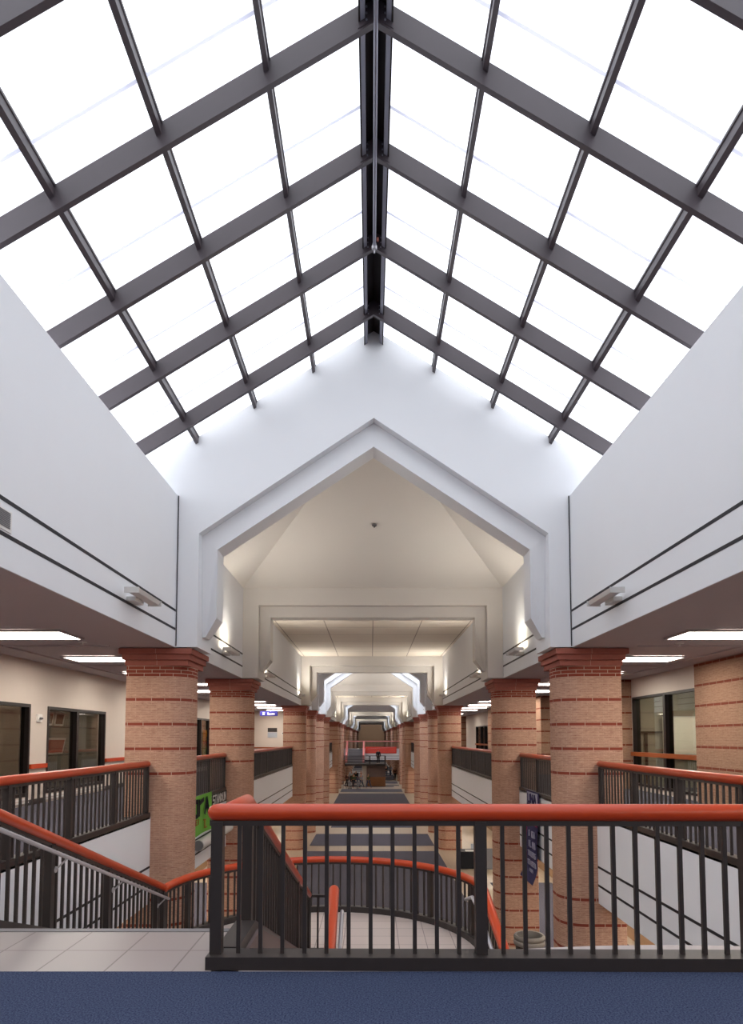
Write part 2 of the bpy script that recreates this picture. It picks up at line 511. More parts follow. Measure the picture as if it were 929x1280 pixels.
def rafter(y, parent):
    m = MB(); w = .028
    zt = lambda x, d: ZA - SL*abs(x) - d
    poly = [(-4.72, zt(4.72, .002)), (0, zt(0, .002)), (4.72, zt(4.72, .002)), (4.72, zt(4.72, .30)), (0, zt(0, .30)), (-4.72, zt(4.72, .30))]
    m.prism(poly, 'y', y-w, y+w)
    poly = [(-4.72, zt(4.72, .282)), (0, zt(0, .282)), (4.72, zt(4.72, .282)), (4.72, zt(4.72, .305)), (0, zt(0, .305)), (-4.72, zt(4.72, .305))]
    m.prism(poly, 'y', y-w-.004, y+w+.006)
    o = m.build('rafter', 'rafter_metal', parent)
    b = MB()                                   # bolted splice plate at the ridge
    zc = lambda x, d: ZA - SL*abs(x) - d
    b.prism([(-.19, zc(.19, .04)), (0, zc(0, .04)), (.19, zc(.19, .04)), (.19, zc(.19, .27)), (0, zc(0, .27)), (-.19, zc(.19, .27))], 'y', y-w-.006, y-w)
    b.build('splice_plate', 'rafter_metal', o)
    for sg in (-1, 1):
        for k in range(3):
            c = Vector((sg*.1, y-w-.004, ZA - SL*.1 - .08 - .075*k))
            MB().rod(c, c + Vector((0, -.012, 0)), .011, n=8).build('bolt', 'pale_metal', o)
    return o
for y in RAF + [1.74, .14, -1.46, -3.06, -4.66, -6.26, -7.86, -9.46, -11.06, -12.66, -14.26]:
    rafter(y, sky)
for sg in (-1, 1):
    for x in PUR:
        m = roofbox(MB(), sg, x-.026, x+.026, YB, 12.25, .0, .13)
        roofbox(m, sg, x-.038, x+.038, YB, 12.25, .0, .03)
        m.build('purlin', 'rafter_metal', sky)
    m = roofbox(MB(), sg, .115, .165, YB, 12.25, 0, .2)
    m.build('ridge_bar', 'pale_metal', sky)
    m = roofbox(MB(), sg, 0, .115, YB, 12.25, .0, .03)
    roofbox(m, sg, .165, .185, YB, 12.25, 0, .2)
    m.build('ridge_cap', 'frame_dark', sky)
# sprinkler pipe hung below the ridge
pp = thing('sprinkler_pipe', 'thin grey pipe running under the ridge of the near skylight', 'pipe', (0, 0, 8.98))
MB().rod((0.0, -2, 0), (0.0, 9.5, 0), .024, n=16).rod((0, 6.0, 0), (0, 6.12, 0), .031, n=16).build('pipe', 'pale_metal', pp, 40)
MB().lathe([(.03, -.05), (.042, -.035), (.042, .0), (.03, .04)], 16, (0, 9.52, 0)).rod((0, 9.52, -.05), (0, 9.52, -.11), .012).build('sprinkler_head', 'steel', pp, 40)
MB().rod((.05, 9.45, .03), (.05, 9.45, .08), .016).build('valve', 'terracotta', pp)

for k in range(5):
    y0 = 41.75 + 35.2*k; y1 = 47.45 + 35.2*k
    ordn = ['first', 'second', 'third', 'fourth', 'fifth'][k]
    t = thing('skylight', 'bright pitched skylight far down the corridor, %s beyond the long flat ceiling' % ordn, 'skylight', (0, 0, 0))
    for sg in (-1, 1):
        for j in range(4):
            roofbox(MB(), sg, xs[j], xs[j+1], y0, y1, -.06, 0).build('glazing_panel', 'sky_panel_far', t)
    for q in range(3):
        m = MB(); y = y0 + 1.4*(q+1)
        for sg in (-1, 1): roofbox(m, sg, 0, 4.72, y-.028, y+.028, .002, .3)
        m.build('rafter', 'rafter_metal', t)
    for sg in (-1, 1):
        for x in PUR:
            roofbox(MB(), sg, x-.03, x+.03, y0, y1, .001, .13).build('purlin', 'rafter_metal', t)

# ------------------------------------------------------------------ brick columns
def rloop(x0, x1, y0, y1, r_in, r_out, sg):
    """plan loop with big radius r_in on the hall side and r_out on the gallery side (sg = side of the hall)"""
    pts = []
    for cx, cy, a0, r in ((x1, y0, -90, r_in if sg < 0 else r_out), (x1, y1, 0, r_in if sg < 0 else r_out),
                          (x0, y1, 90, r_out if sg < 0 else r_in), (x0, y0, 180, r_out if sg < 0 else r_in)):
        ox = cx - r if cx == x1 else cx + r
        oy = cy + r if cy == y0 else cy - r
        n = 8 if r > .1 else 1
        for i in range(n+1):
            a = math.radians(a0 + 90*i/n)
            pts.append((ox + r*math.cos(a), oy + r*math.sin(a)))
    return pts
def column(sg):
    a, b = sorted((sg*3.54, sg*4.72))
    root = thing('brick_column', '', 'column')
    MB().brickwall(rloop(a, b, .13, 1.22, .44, .01, sg), ZL+.0, 2.86).build('shaft', 'brick_pink', root, 35)
    cap = None
    m = MB()
    for k in range(3):
        e = .045*k
        m.box(a-e if sg > 0 else a-.02-e, b+e if sg < 0 else b+.02+e, .1-e, 1.25+e, 2.86+.108*k, 2.86+.108*(k+1)-.004, .006)
        m.box(a+.05, b-.05, .2, 1.15, 2.86+.108*(k+1)-.006, 2.86+.108*(k+1)+.001)
    m.build('capital', 'terracotta', root)
    mj = MB()
    for k in range(3): mj.box((a+b)/2-.003, (a+b)/2+.003, .1-.045*k-.0015, .12, 2.862+.108*k, 2.86+.108*(k+1)-.006)
    mj.build('mortar_joint', 'mortar', root)
    return root
ordl = ['nearest', 'second', 'third', 'fourth', 'fifth', 'sixth', 'seventh', 'eighth', 'ninth']
extra = {(-1, 0): 'nearest brick column on the left, beside the stair and the window with picture boards',
         (1, 0): 'nearest brick column on the right, beside the white slanting-lined fascia',
         (-1, 1): 'second brick column on the left, just beyond the green banner',
         (1, 1): 'second brick column on the right, behind the purple banner and round bin'}
for sg in (-1, 1):
    proto = column(sg)
    side = 'left' if sg < 0 else 'right'
    for i, y in enumerate(COLY):
        o = proto if i == 0 else copy_tree(proto)
        o.location = (0, y, 0)
        if i < 2: o['label'] = extra[(sg, i)]
        elif i < 7: o['label'] = '%s brick column from the camera along the %s of the corridor' % (ordl[i], side)
        else:
            o['label'] = 'small distant brick column far down the %s side of the corridor' % side
        o['group'] = 'brick columns along the corridor' if i < 7 else 'distant brick columns on the %s' % side

# fascias of the galleries between the columns
fasc = [(YB, COLY[0]+.16)] + [(COLY[i]+1.19, COLY[i+1]+.16) for i in range(ny-1)] + [(COLY[-1]+1.19, YE)]
for sg, side in ((-1, 'left'), (1, 'right')):
    for a_, b_ in fasc:
        a, b = sorted((sg*XF, sg*(XF+.079)))
        S('wall_%s_fascia' % side, MB().box(a, b, a_, b_, ZB, 0), 'fascia_white_lifted')
        for z in (-.925, -1.265):
            a, b = sorted((sg*(XF-.004), sg*(XF+.02)))
            S('trim_%s_fascia' % side, MB().box(a, b, a_, b_, z-.02, z+.02), 'dark_reveal')

# ------------------------------------------------------------------ railings
def seglen(path):
    L = [0]
    for a, b in zip(path, path[1:]): L.append(L[-1] + math.hypot(b[0]-a[0], b[1]-a[1]))
    return L
def at(path, L, s):
    for i in range(len(path)-1):
        if s <= L[i+1] + 1e-9:
            t = (s-L[i])/(L[i+1]-L[i]); a, b = Vector(path[i]), Vector(path[i+1])
            d = b-a
            return a.lerp(b, t), math.atan2(d.y, d.x)
    d = Vector(path[-1])-Vector(path[-2]); return Vector(path[-1]), math.atan2(d.y, d.x)
_bal = {}
def railing(label, path, posts, spacing=.14, loc=(0, 0, 0), rz=0, top=1.05, base=(.0, .085), basew=.13, hr=(.056, .058), orange=True,
            fine=True, group=None, cap=.05, postw=.075, bal=.026, name='railing', hand=None, sections=None):
    """guard rail following floor line 'path'; posts = arc lengths"""
    root = thing(name, label, 'railing', loc, rz, group)
    zb = top - .118
    hp = hand or path
    if orange:
        MB().sweep(hp, ellipse(hr[0], hr[1], top-hr[1]), cap).build('handrail', 'orange_wood', root, 50)
    MB().sweep(path, rect(.052, zb-.025, zb+.012)).build('top_bar', 'dark_metal', root)
    MB().sweep(path, rect(basew, base[0], base[1])).build('base_rail', 'dark_metal', root)
    L = seglen(path)
    h = zb - base[1]
    pm = MB().box(-postw/2, postw/2, -postw/2, postw/2, base[1]-.06, zb).build('post', 'dark_metal', root)
    firstp = True
    for s in posts:
        p, a = at(path, L, s)
        o = pm if firstp else copy_part(pm, root)
        firstp = False
        o.location = p; o.rotation_euler = (0, 0, a)
    marks = sorted(posts)
    spots = []
    for s0, s1 in zip(marks, marks[1:]):
        n = max(1, round((s1-s0)/spacing))
        for i in range(1, n): spots.append(s0 + (s1-s0)*i/n)
    if fine:
        bm_ = MB().box(-bal/2, bal/2, -bal/2, bal/2, base[1]-.02, zb)
        bo = bm_.build('baluster', 'dark_metal', root)
        for i, s in enumerate(spots[:100]):
            o = bo if i == 0 else copy_part(bo, root)
            p, a = at(path, L, s); o.location = p; o.rotation_euler = (0, 0, a)
        rest = spots[100:]
    else: rest = spots
    if rest:
        m = MB()
        for s in rest:
            p, a = at(path, L, s)
            m.box(p.x-bal/2, p.x+bal/2, p.y-bal/2, p.y+bal/2, p.z+base[1]-.01, p.z+zb)
        m.build('balusters', 'dark_metal', root, kind='stuff')
    return root

# front guard on the bridge (long run) : origin at its left corner post
FY = 4.372
fr = railing('orange-capped dark metal guard rail across the foreground, on the blue carpet edge',
             [(-.05, 0, 0), (5.25, 0, 0)], [.05, 1.785, 3.53, 5.26], .145, (-1.065, FY, 0), -.010, top=1.052, base=(0, .082), basew=.185,
             hand=[(-.005, 0, 0), (5.25, 0, 0)], cap=.065)
# inner return + stair guard
ZR = -1.70
LY0, LY1 = 5.15, 9.85
LSL = -ZR/(LY1-LY0)
inner = [(-1.015, 4.36+.12, 0), (-1.015, 5.12, 0), (-.985, 9.8, ZR-.12)]
railing('orange-capped guard rail descending beside the stair from the foreground corner post',
        inner, [.69, 2.3, 3.9, 5.28], .14, base=(0, .085), basew=.15, cap=.03)
railing('orange-capped guard rail on the wall side of the left stair, with a steel grab rail',
        [(-3.14, 4.3, 0), (-3.14, 5.05, 0), (-3.14, 9.85, ZR-.03)], [.0, .75, 2.05, 3.45, 5.2, 5.5], .14, base=(-.10, .14), basew=.1, cap=.03)
R = 2.38; CX, CY = -.76, 9.85
arc = [(CX - R*math.cos(PI*i/40), CY + R*math.sin(PI*i/40), ZR) for i in range(41)]
La = PI*R
railing('curved orange-capped guard rail round the half-circle stair landing',
        arc, [.02, La*.11, La*.27, La*.43, La*.59, La*.76, La*.92, La-.02], .14, top=1.0, base=(0, .1), basew=.14, cap=.02)
lo_r = [(1.62, 9.83, ZR), (1.93, 4.6, ZR-.44*5.23)]
railing('orange-capped guard rail on the right of the lower stair flight', lo_r, [.1, 1.7, 3.3, 5.0], .14, top=1.0, cap=.05, hr=(.07, .065))
lo_l = [(-.60, 9.83, ZR), (-.56, 4.6, ZR-.44*5.23)]
railing('orange-capped guard rail on the left of the lower stair flight', lo_l, [.1, 1.7, 3.3, 5.0], .14, top=1.0, cap=.05, hr=(.078, .07))
railing('short dark guard bar closing the gap between the two stair flights', [(-.97, 9.93, ZR), (-.60, 9.93, ZR)], [.0, .37], .14,
        top=.95, orange=False, base=(-.02, .05), basew=.08, postw=.04)

# steel grab rails
def grab(label, path, brk, r=.021):
    t = thing('grab_rail', label, 'handrail')
    MB().tube(path, r, 14, .02).build('bar', 'steel', t, 50)
    for (p, q) in brk:
        m = MB().rod(q, Vector(q).lerp(Vector(p), .9), .009, n=8).rod(q, Vector(q) + Vector((.0, 0, .0)) + (Vector(q)-Vector((p[0], p[1], q[2])))*.12, .032, n=14)
        m.rod(Vector(q).lerp(Vector(p), .9), p, .008, n=8)
        m.build('bracket', 'steel', t, 40)
sl = (-.84-.76)/(9.626-5.236)
gz = lambda y: .76 + sl*(y-5.236)
grab('brushed steel grab rail fixed along the left stair guard', [(-3.0, 4.9, gz(4.9)), (-3.0, 9.66, gz(9.66))],
     [((-3.0, y, gz(y)-.02), (-3.10, y, gz(y)-.12)) for y in (6.4, 7.85, 9.5)])
zz = lambda y: ZR + .78 - .44*(9.83-y)
grab('steel grab rail inside the left guard of the lower stair flight', [(-.47, 9.6, zz(9.6)), (-.44, 4.8, zz(4.8))], [((-.46, y, zz(y)-.02), (-.55, y, zz(y)-.1)) for y in (8.9, 7.2)], .028)
grab('steel grab rail inside the right guard of the lower stair flight', [(1.40, 10.15, zz(9.83)-.06), (1.46, 9.9, zz(9.9)), (1.52, 9.6, zz(9.6)), (1.80, 4.8, zz(4.8))], [((1.40+.058*(9.83-y)+.1, y, zz(y)-.02), (1.61+.058*(9.83-y), y, zz(y)-.1)) for y in (8.9, 7.2)], .028)

# gallery guards
def gal(sg, y0, y1, label, fine=True, posts=None):
    x = sg*(XF+.07)
    L = y1-y0
    n = max(1, round(L/1.55))
    ps = posts or [L*i/n for i in range(n+1)]
    ps = [min(max(p, .04), L-.04) for p in ps]
    return railing(label, [(0, 0, 0), (0, L, 0)], ps, .14, (x, y0, 0), 0, base=(-.03, .085), basew=.14, fine=fine, cap=.05, group=None if fine else None)
gal(-1, 4.45, 12.36, 'orange-capped gallery guard rail on the left, before the nearest brick column')
gal(1, 4.45, 12.36, 'orange-capped gallery guard rail on the right, before the nearest brick column')
for sg, s in ((-1, 'left'), (1, 'right')):
    gal(sg, 13.46, 18.81, 'dark gallery guard rail on the %s, between the first and second brick columns' % s)
    gal(sg, 19.91, 34.61, 'long dark gallery guard rail on the %s, between the second and third brick columns' % s)
    for i in (4, 5, 8, 9):
        gal(sg, COLY[i]+1.21, COLY[i+1]+.11, 'small distant gallery guard rail far down the %s side' % s, False)['group'] = 'distant gallery rails on the %s' % s

# ------------------------------------------------------------------ bridge, stair, landing
S('floor_bridge', MB().box(-XF-.08, XF+.08, YB, 4.262, -.25, 0), 'blue_carpet')
S('floor_tile', MB().box(-3.26, -1.075, 4.262, 5.135, -.25, -.001), 'stair_tile')
S('trim_nosing', MB().box(-3.2, -1.075, 5.115, 5.19, -.03, .003), 'grey_metal')
led = [(-.9, 4.262), (4.45, 4.262), (4.45, 4.5)] + [(4.2-.25*i, 4.50+.30*math.cos((4.2-.25*i-2.05)/2.05*PI/2)) for i in range(14)] + [(.6, 4.50), (-.9, 4.48)]
S('trim_ledge', MB().prism(led, 'z', -.45, -.002), 'ledge_grey')
m = MB(); nr = 11
for i in range(nr-1):
    y0 = LY0 + (LY1-LY0)*i/(nr-1); y1 = LY0 + (LY1-LY0)*(i+1)/(nr-1)
    zt = ZR*(i+1)/nr
    m.hexa([(-3.2, y0, zt-.32), (-1.03, y0, zt-.32), (-1.03, y1, zt-.32), (-3.2, y1, zt-.32)], [(-3.2, y0, zt), (-1.03, y0, zt), (-1.03, y1, zt), (-3.2, y1, zt)])
S('floor_stair', m, 'landing_tile')
# sloped stringer below the inner guard
st = [(4.45, -.001), (5.2, -.001), (9.84, ZR-.05), (9.84, ZR-.4), (4.45, -.7)]
S('trim_stringer', MB().prism(st, 'x', -1.05, -.915), 'mauve_panel')
S('trim_stringer_line', MB().prism([(5.25, -.16), (9.8, ZR-.18), (9.8, ZR-.205), (5.25, -.185)], 'x', -.915, -.908), 'dark_reveal')
S('wall_stair', MB().prism([(4.45, -.7), (9.84, ZR-.4), (9.84, ZL), (4.45, ZL)], 'x', -1.04, -.93), 'mauve_panel')
S('trim_stringer_outer', MB().prism([(5.1, -.02), (9.84, ZR-.05), (9.84, ZR-.4), (5.1, -.35)], 'x', -3.24, -3.19), 'dark_metal')
lp = [(CX - 2.45*math.cos(PI*i/40), CY + 2.45*math.sin(PI*i/40)) for i in range(41)]
S('floor_landing', MB().prism(lp, 'z', ZR-.32, ZR), 'landing_tile')
S('trim_landing', MB().prism([(CX - 2.47*math.cos(PI*i/40), CY + 2.47*math.sin(PI*i/40)) for i in range(41)], 'z', ZR-.36, ZR-.02), 'dark_metal')
m = MB(); n2 = 16
for i in range(n2):
    y1 = 9.85 - 6.0*i/n2; y0 = 9.85 - 6.0*(i+1)/n2
    zt = ZR + (ZL-ZR)*(i+1)/(n2+.0)
    if i == n2-1: break
    m.box(-.66, 1.74, y0, y1, zt-.3, zt)
S('floor_stair_lower', m, 'landing_tile')

# ------------------------------------------------------------------ gallery back walls with windows
def wallx(sg, y0, y1, z0, z1, holes, mat, name):
    """gallery back wall at |x|=XG with rectangular holes [(ya,yb,za,zb)] sorted by y, opened right through"""
    a, b = sorted((sg*XG, sg*(XG+.22)))
    m = MB(); y = y0
    for ya, yb, za, zb in holes:
        if ya > y: m.box(a, b, y, ya, z0, z1)
        if za > z0: m.box(a, b, ya, yb, z0, za)
        if zb < z1: m.box(a, b, ya, yb, zb, z1)
        y = yb
    if y1 > y: m.box(a, b, y, y1, z0, z1)
    S(name, m, mat)
wn = [0]
def window(sg, ya, yb, za, zb, mull, glassmat='window_glass', fw=.07, depth=.16, rail=None):
    wn[0] += 1
    root = bpy.data.objects.new('window_%d' % wn[0], None); COL.objects.link(root)
    root.location = (sg*(XG), ya, za); root['kind'] = 'structure'
    W, H = yb-ya, zb-za
    a, b = sorted((-sg*.015, sg*depth))
    m = MB()
    m.box(a, b, 0, W, H-fw, H).box(a, b, 0, W, 0, fw).box(a, b, 0, fw, fw, H-fw).box(a, b, W-fw, W, fw, H-fw)
    m.build('window_frame', 'frame_dark', root)
    for q in mull:
        MB().box(a, b, q*W-.06, q*W+.06, fw, H-fw).build('mullion', 'frame_dark', root)
    g, h = sorted((sg*.08, sg*.09))
    MB().box(g, h, fw, W-fw, fw, H-fw).build('pane', glassmat, root)
    return root
LW = [(10.2, 14.43, .2, 2.23, (.5,)), (15.2, 18.53, .2, 2.22, (.47,)), (20.6, 24.4, .2, 2.3, (.5,)), (27.2, 31.4, .2, 2.35, (.42, .8)), (33.0, 36.0, .2, 2.3, (.5,))]
wallx(-1, YB, 44, 0, ZS, [w[:4] for w in LW], 'beige_wall', 'wall_left_gallery')
wallx(-1, 44, YE, 0, ZS, [], 'beige_wall', 'wall_left_distant')
for w in LW: window(-1, *w)
# wood chair rail between the left windows + dark skirting
m = MB(); k = MB()
prev = YB
for w in LW + [(44, 44)]:
    m.box(-XG, -XG+.05, prev, w[0]-.02, .80, .90, .008)
    k.box(-XG, -XG+.02, prev, w[0]-.02, 0, .12)
    prev = w[1]+.02
S('trim_chair_rail_left', m, 'orange_wood'); S('baseboard_left', k, 'dark_metal')
# perpendicular wall on the left far end of the gallery
S('wall_left_end', MB().box(-XG, -5.35, 42.0, 42.3, 0, ZS), 'beige_wall')
S('trim_end_chair_rail', MB().box(-XG, -5.3, 41.95, 42.0, .80, .88), 'amber_wood')

RW = [(15.15, 19.05, .12, 2.66, (.47,)), (20.6, 26.3, .12, 2.66, ()), (29.0, 33.0, .12, 2.66, (.33, .66)), (39.6, 47.6, .12, 2.3, (.18, .36, .55, .75))]
wallx(1, YB, 60, 0, ZS, [w[:4] for w in RW], 'beige_wall', 'wall_right_gallery')
wallx(1, 60, YE, 0, ZS, [], 'beige_wall', 'wall_right_distant')
window(1, *RW[0], glassmat='clear_glass', fw=.06, depth=.2)
window(1, *RW[1], fw=.06); window(1, *RW[2], fw=.06); window(1, *RW[3], fw=.06)
m = MB()
for w in RW: m.box(XG-.09, XG-.03, w[0]+.0, w[1]-.0, .96, 1.08, .01)
S('trim_chair_rail_right', m, 'amber_wood')
S('baseboard_right', MB().box(XG-.02, XG, YB, 15.1, 0, .12).box(XG-.02, XG, 33, 39, 0, .12), 'dark_metal')
# brick piers on the right wall
for i, (y0, y1, x0, lab) in enumerate(((12.6, 15.1, XG-.14, 'near brick pier at the right edge, in front of the glazed room'),
                                       (19.12, 20.5, XG-.5, 'brick pier beyond the glazed room, seen past the nearest right column'),
                                       (26.5, 28.6, XG-.75, 'lit brick pier seen between the first and second right columns'),
                                       (37.4, 39.4, XG-.6, 'distant lit brick pier past the second right column'),
                                       (52.5, 54.5, XG-.4, 'far brick pier deep in the right gallery'))):
    o = MB().brickwall([(x0, y0), (XG, y0), (XG, y1), (x0, y1)], 0, ZS-.005).build('brick_pier', 'brick_tan')
    tag(o, lab, 'pier')
# rooms behind the windows
for sg, side in ((-1, 'left'), (1, 'right')):
    a, b = sorted((sg*10.2, sg*10.5))
    S('wall_%s_room' % side, MB().box(a, b, YB, YE, 0, ZS), 'blind')
    for y in (19.6, 26.6, 39, 60):
        a, b = sorted((sg*(XG+.25), sg*10.2))
        S('wall_%s_partition' % side, MB().box(a, b, y, y+.12, 0, ZS), 'blind')
# blinds / sill bands behind the left windows
for i, w in enumerate(LW[:2]):
    o = MB()
    for q in range(26):
        z = .45 + q*.064
        o.box(-XG-.30, -XG-.285, w[0]+.05, w[1]-.05 if i == 0 else w[0]+.06, z, z+.05)
    if i == 0:
        tag(o.build('window_blind', 'blind'), 'slatted blind drawn down in the left window at the photo edge', 'blind')
    else: o.bm.free()
for i, w in enumerate(LW[:2]):
    o = MB().box(-XG+.0, -XG+.03, w[0], w[1], .12, .16).box(-XG+.0, -XG+.03, w[0], w[1], .06, .09).build('trim_sill', 'white_card')
    o['kind'] = 'structure'
# white dishes: display board shelf pieces behind the window on the left
def board(y, z, w, h, tilt, mat, label):
    t = thing('picture_board', label, 'picture', (-XG-.26, y, z))
    t.rotation_euler = (0, tilt, 0)
    MB().box(-.01, .01, -w/2, w/2, -h/2, h/2, .004).build('mount', 'white_card', t)
    MB().box(.0095, .014, -w/2+.07, w/2-.07, -h/2+.05, h/2-.05).build('picture', mat, t)
board(15.75, 1.95, .55, .34, .15, 'photo_brown', 'framed dark picture high in the left window, left of a pair')
board(16.33, 1.95, .5, .34, .15, 'photo_brown', 'framed dark picture high in the left window, right of a pair')
board(16.15, 1.28, .95, .42, .2, 'photo_pink', 'white-mounted pinkish picture low in the left window')
tag(MB().box(-XG-.36, -XG-.22, 15.35, 18.4, 1.74, 1.765).box(-XG-.36, -XG-.22, 15.35, 18.4, 1.045, 1.06).build('display_shelf', 'board_dark'), 'thin dark display shelves inside the left window', 'shelf')
# poster in the further left window
t = thing('poster', 'orange, red and green poster in the further left window between two columns', 'poster', (-XG-.14, 30.4, 1.22))
MB().box(-.01, .01, -.55, .55, -.62, .62).build('sheet', 'poster_green', t)
MB().box(.011, .016, -.55, .55, .1, .62).build('upper_field', 'poster_orange', t)
m = MB()
for k in range(6):
    y = -.5 + k*.2
    m.prism([(y-.1, .1), (y+.1, .1), (y, -.18-.1*(k % 2))], 'x', .011, .016)
m.build('flame_band', 'poster_red', t)
# bell/strobe on wall between the left windows
t = thing('fire_alarm', 'small white fire alarm unit on the wall between the left windows', 'alarm', (-XG, 14.78, 1.93))
MB().box(0, .05, -.1, .1, -.09, .09, .012).build('housing', 'white_card', t)
MB().lathe([(.03, 0), (.05, .02), (.03, .05)], 14, (.07, 0, -.03)).build('bell', 'grey_metal', t, 40)
# plaque and thermostat on the end wall
t = thing('wall_plaque', 'dark and pale wall plaque on the left gallery end wall', 'sign', (-6.4, 42.0, 1.85))
MB().box(-.30, .30, -.03, 0, 0, .26, .006).build('dark_panel', 'board_dark', t)
MB().box(-.30, .30, -.03, 0, -.36, -.02, .006).build('pale_panel', 'board_light', t)
t = thing('thermostat', 'small thermostat beside the plaque on the left gallery end wall', 'thermostat', (-5.72, 42.0, 1.75))
MB().box(-.09, .09, -.04, 0, -.08, .08, .01).build('housing', 'fixture_white', t)
MB().box(-.04, .02, -.05, -.04, -.02, .05).build('dial', 'board_dark', t)
# black door and sign on the right further gallery
t = bpy.data.objects.new('door_1', None); COL.objects.link(t); t['kind'] = 'structure'; t.location = (XG-.02, 28.75, 0)
MB().box(0, .05, 0, .1, 0, 2.1).box(0, .05, 1.0, 1.1, 0, 2.1).box(0, .05, 0, 1.1, 2.1, 2.2).build('door_frame', 'frame_dark', t)
MB().box(.01, .04, .1, 1.0, 0, 2.1).build('door_leaf', 'frame_dark', t)
MB().rod((-.03, .2, 1.0), (-.03, .32, 1.0), .015).build('door_handle', 'steel', t)
# inside the glazed right room
t = thing('whiteboard', 'pale whiteboard standing inside the glazed room on the right', 'board', (9.4, 19.45, 1.0))
MB().box(-.75, .75, -.03, .03, 0, 1.1, .01).build('panel', 'white_card', t)
MB().box(-.78, .78, -.035, .035, 1.1, 1.13).box(-.78, .78, -.035, .035, -.03, 0).build('frame', 'steel', t)
m = MB().box(8.0, 10.15, 19.53, 19.58, 1.62, 1.68).box(8.15, 8.22, 19.53, 19.58, .1, 1.62)
S('trim_room', m, 'frame_dark')

# ------------------------------------------------------------------ ceiling troffers
def troffer(label, loc, L=1.5, W=.78, group=None):
    t = thing('ceiling_light', label, 'light', loc, 0, group)
    m = MB()
    for a in ((-L/2-.04, -L/2, -W/2-.04, W/2+.04), (L/2, L/2+.04, -W/2-.04, W/2+.04), (-L/2, L/2, -W/2-.04, -W/2), (-L/2, L/2, W/2, W/2+.04)):
        m.box(a[0], a[1], a[2], a[3], -.035, 0)
    m.build('frame', 'mauve_soffit', t)
    MB().box(-L/2, L/2, -W/2, W/2, -.022, -.002).build('diffuser', 'troffer_light', t)
    return t
names = ['nearest', 'second', 'third', 'fourth', 'fifth', 'sixth']
tp = None
for sg, side in ((-1, 'left'), (1, 'right')):
    for i, y in enumerate([10.65, 13.95, 17.2, 20.5, 23.8, 27.1, 30.4, 33.7, 37, 40.3, 46.6, 53, 59.5, 66, 82, 88.5, 95, 101.5]):
        lab = 'glowing rectangular ceiling light over the %s gallery, %s from the camera' % (side, names[i]) if i < 6 else 'small distant ceiling light over the %s gallery' % side
        loc = (sg*5.75, y, ZS-.006) if i else (sg*5.75, y, ZS-.006)
        g = None if i < 6 else 'distant ceiling lights on the %s' % side
        if tp is None: tp = troffer(lab, loc); o = tp
        else: o = copy_tree(tp, loc, 0, lab, g)
    for y in (7.4, 4.1, .9, -2.4, -6, -10):          # lights of the same row, above and behind the camera
        copy_tree(tp, (sg*5.75, y, ZS-.006), 0, 'ceiling light over the %s gallery beside the bridge' % side, 'ceiling lights beside the bridge on the %s' % side)
    # lower gallery ceiling lights
    for i, y in enumerate([3, 6, 9, 12, 16, 19, 22, 25, 28, 33.5, 38.5, 44.5, 51, 57, 63, 68.5, 73.5, 79.5, 86]):
        copy_tree(tp, (sg*6.0, y, ZB), 0, 'ceiling light under the %s gallery, lighting the lower floor' % side, 'lower ceiling lights on the %s' % side)
# sprinkler heads in the near ceilings
for x, y, lab in ((-5.2, 11.55, 'small white sprinkler head in the left gallery ceiling near the first light'), (5.55, 11.75, 'small white sprinkler head in the right gallery ceiling near the first light')):
    t = thing('sprinkler', lab, 'sprinkler', (x, y, ZS-.006 if x < 0 else ZS))
    MB().lathe([(.07, -.012), (.075, -.004), (.075, 0)], 18).build('escutcheon', 'fixture_white', t, 40)
    MB().rod((0, 0, -.012), (0, 0, -.05), .014).lathe([(.03, -.056), (.03, -.05)], 12).build('head', 'fixture_white', t)
# ceiling step lines
for sg, side in ((-1, 'left'), (1, 'right')):
    m = MB()
    for y in (12.0, 15.3, 18.6, 21.9):
        a, b = sorted((sg*4.9, sg*6.85)); m.box(a, b, y-.03, y+.03, ZS-.03, ZS)
    a, b = sorted((sg*6.85, sg*6.9)); m.box(a, b, 8, 34, ZS-.03, ZS)
    S('trim_ceiling_%s' % side, m, 'mauve_soffit')
# light inside the right glazed room
for (x, y, L) in ((9.0, 17.8, 1.2), (9.0, 24.5, 1.2)):
    copy_tree(tp, (x, y, ZS-.002), 0, 'ceiling light inside the glazed room on the right, %s' % ('near' if y < 20 else 'further back'))
for (y, q) in ((16.8, 'behind the picture window'), (29.3, 'behind the poster window')):
    copy_tree(tp, (-9.0, y, ZS-.002), 0, 'ceiling light inside the left room %s' % q)

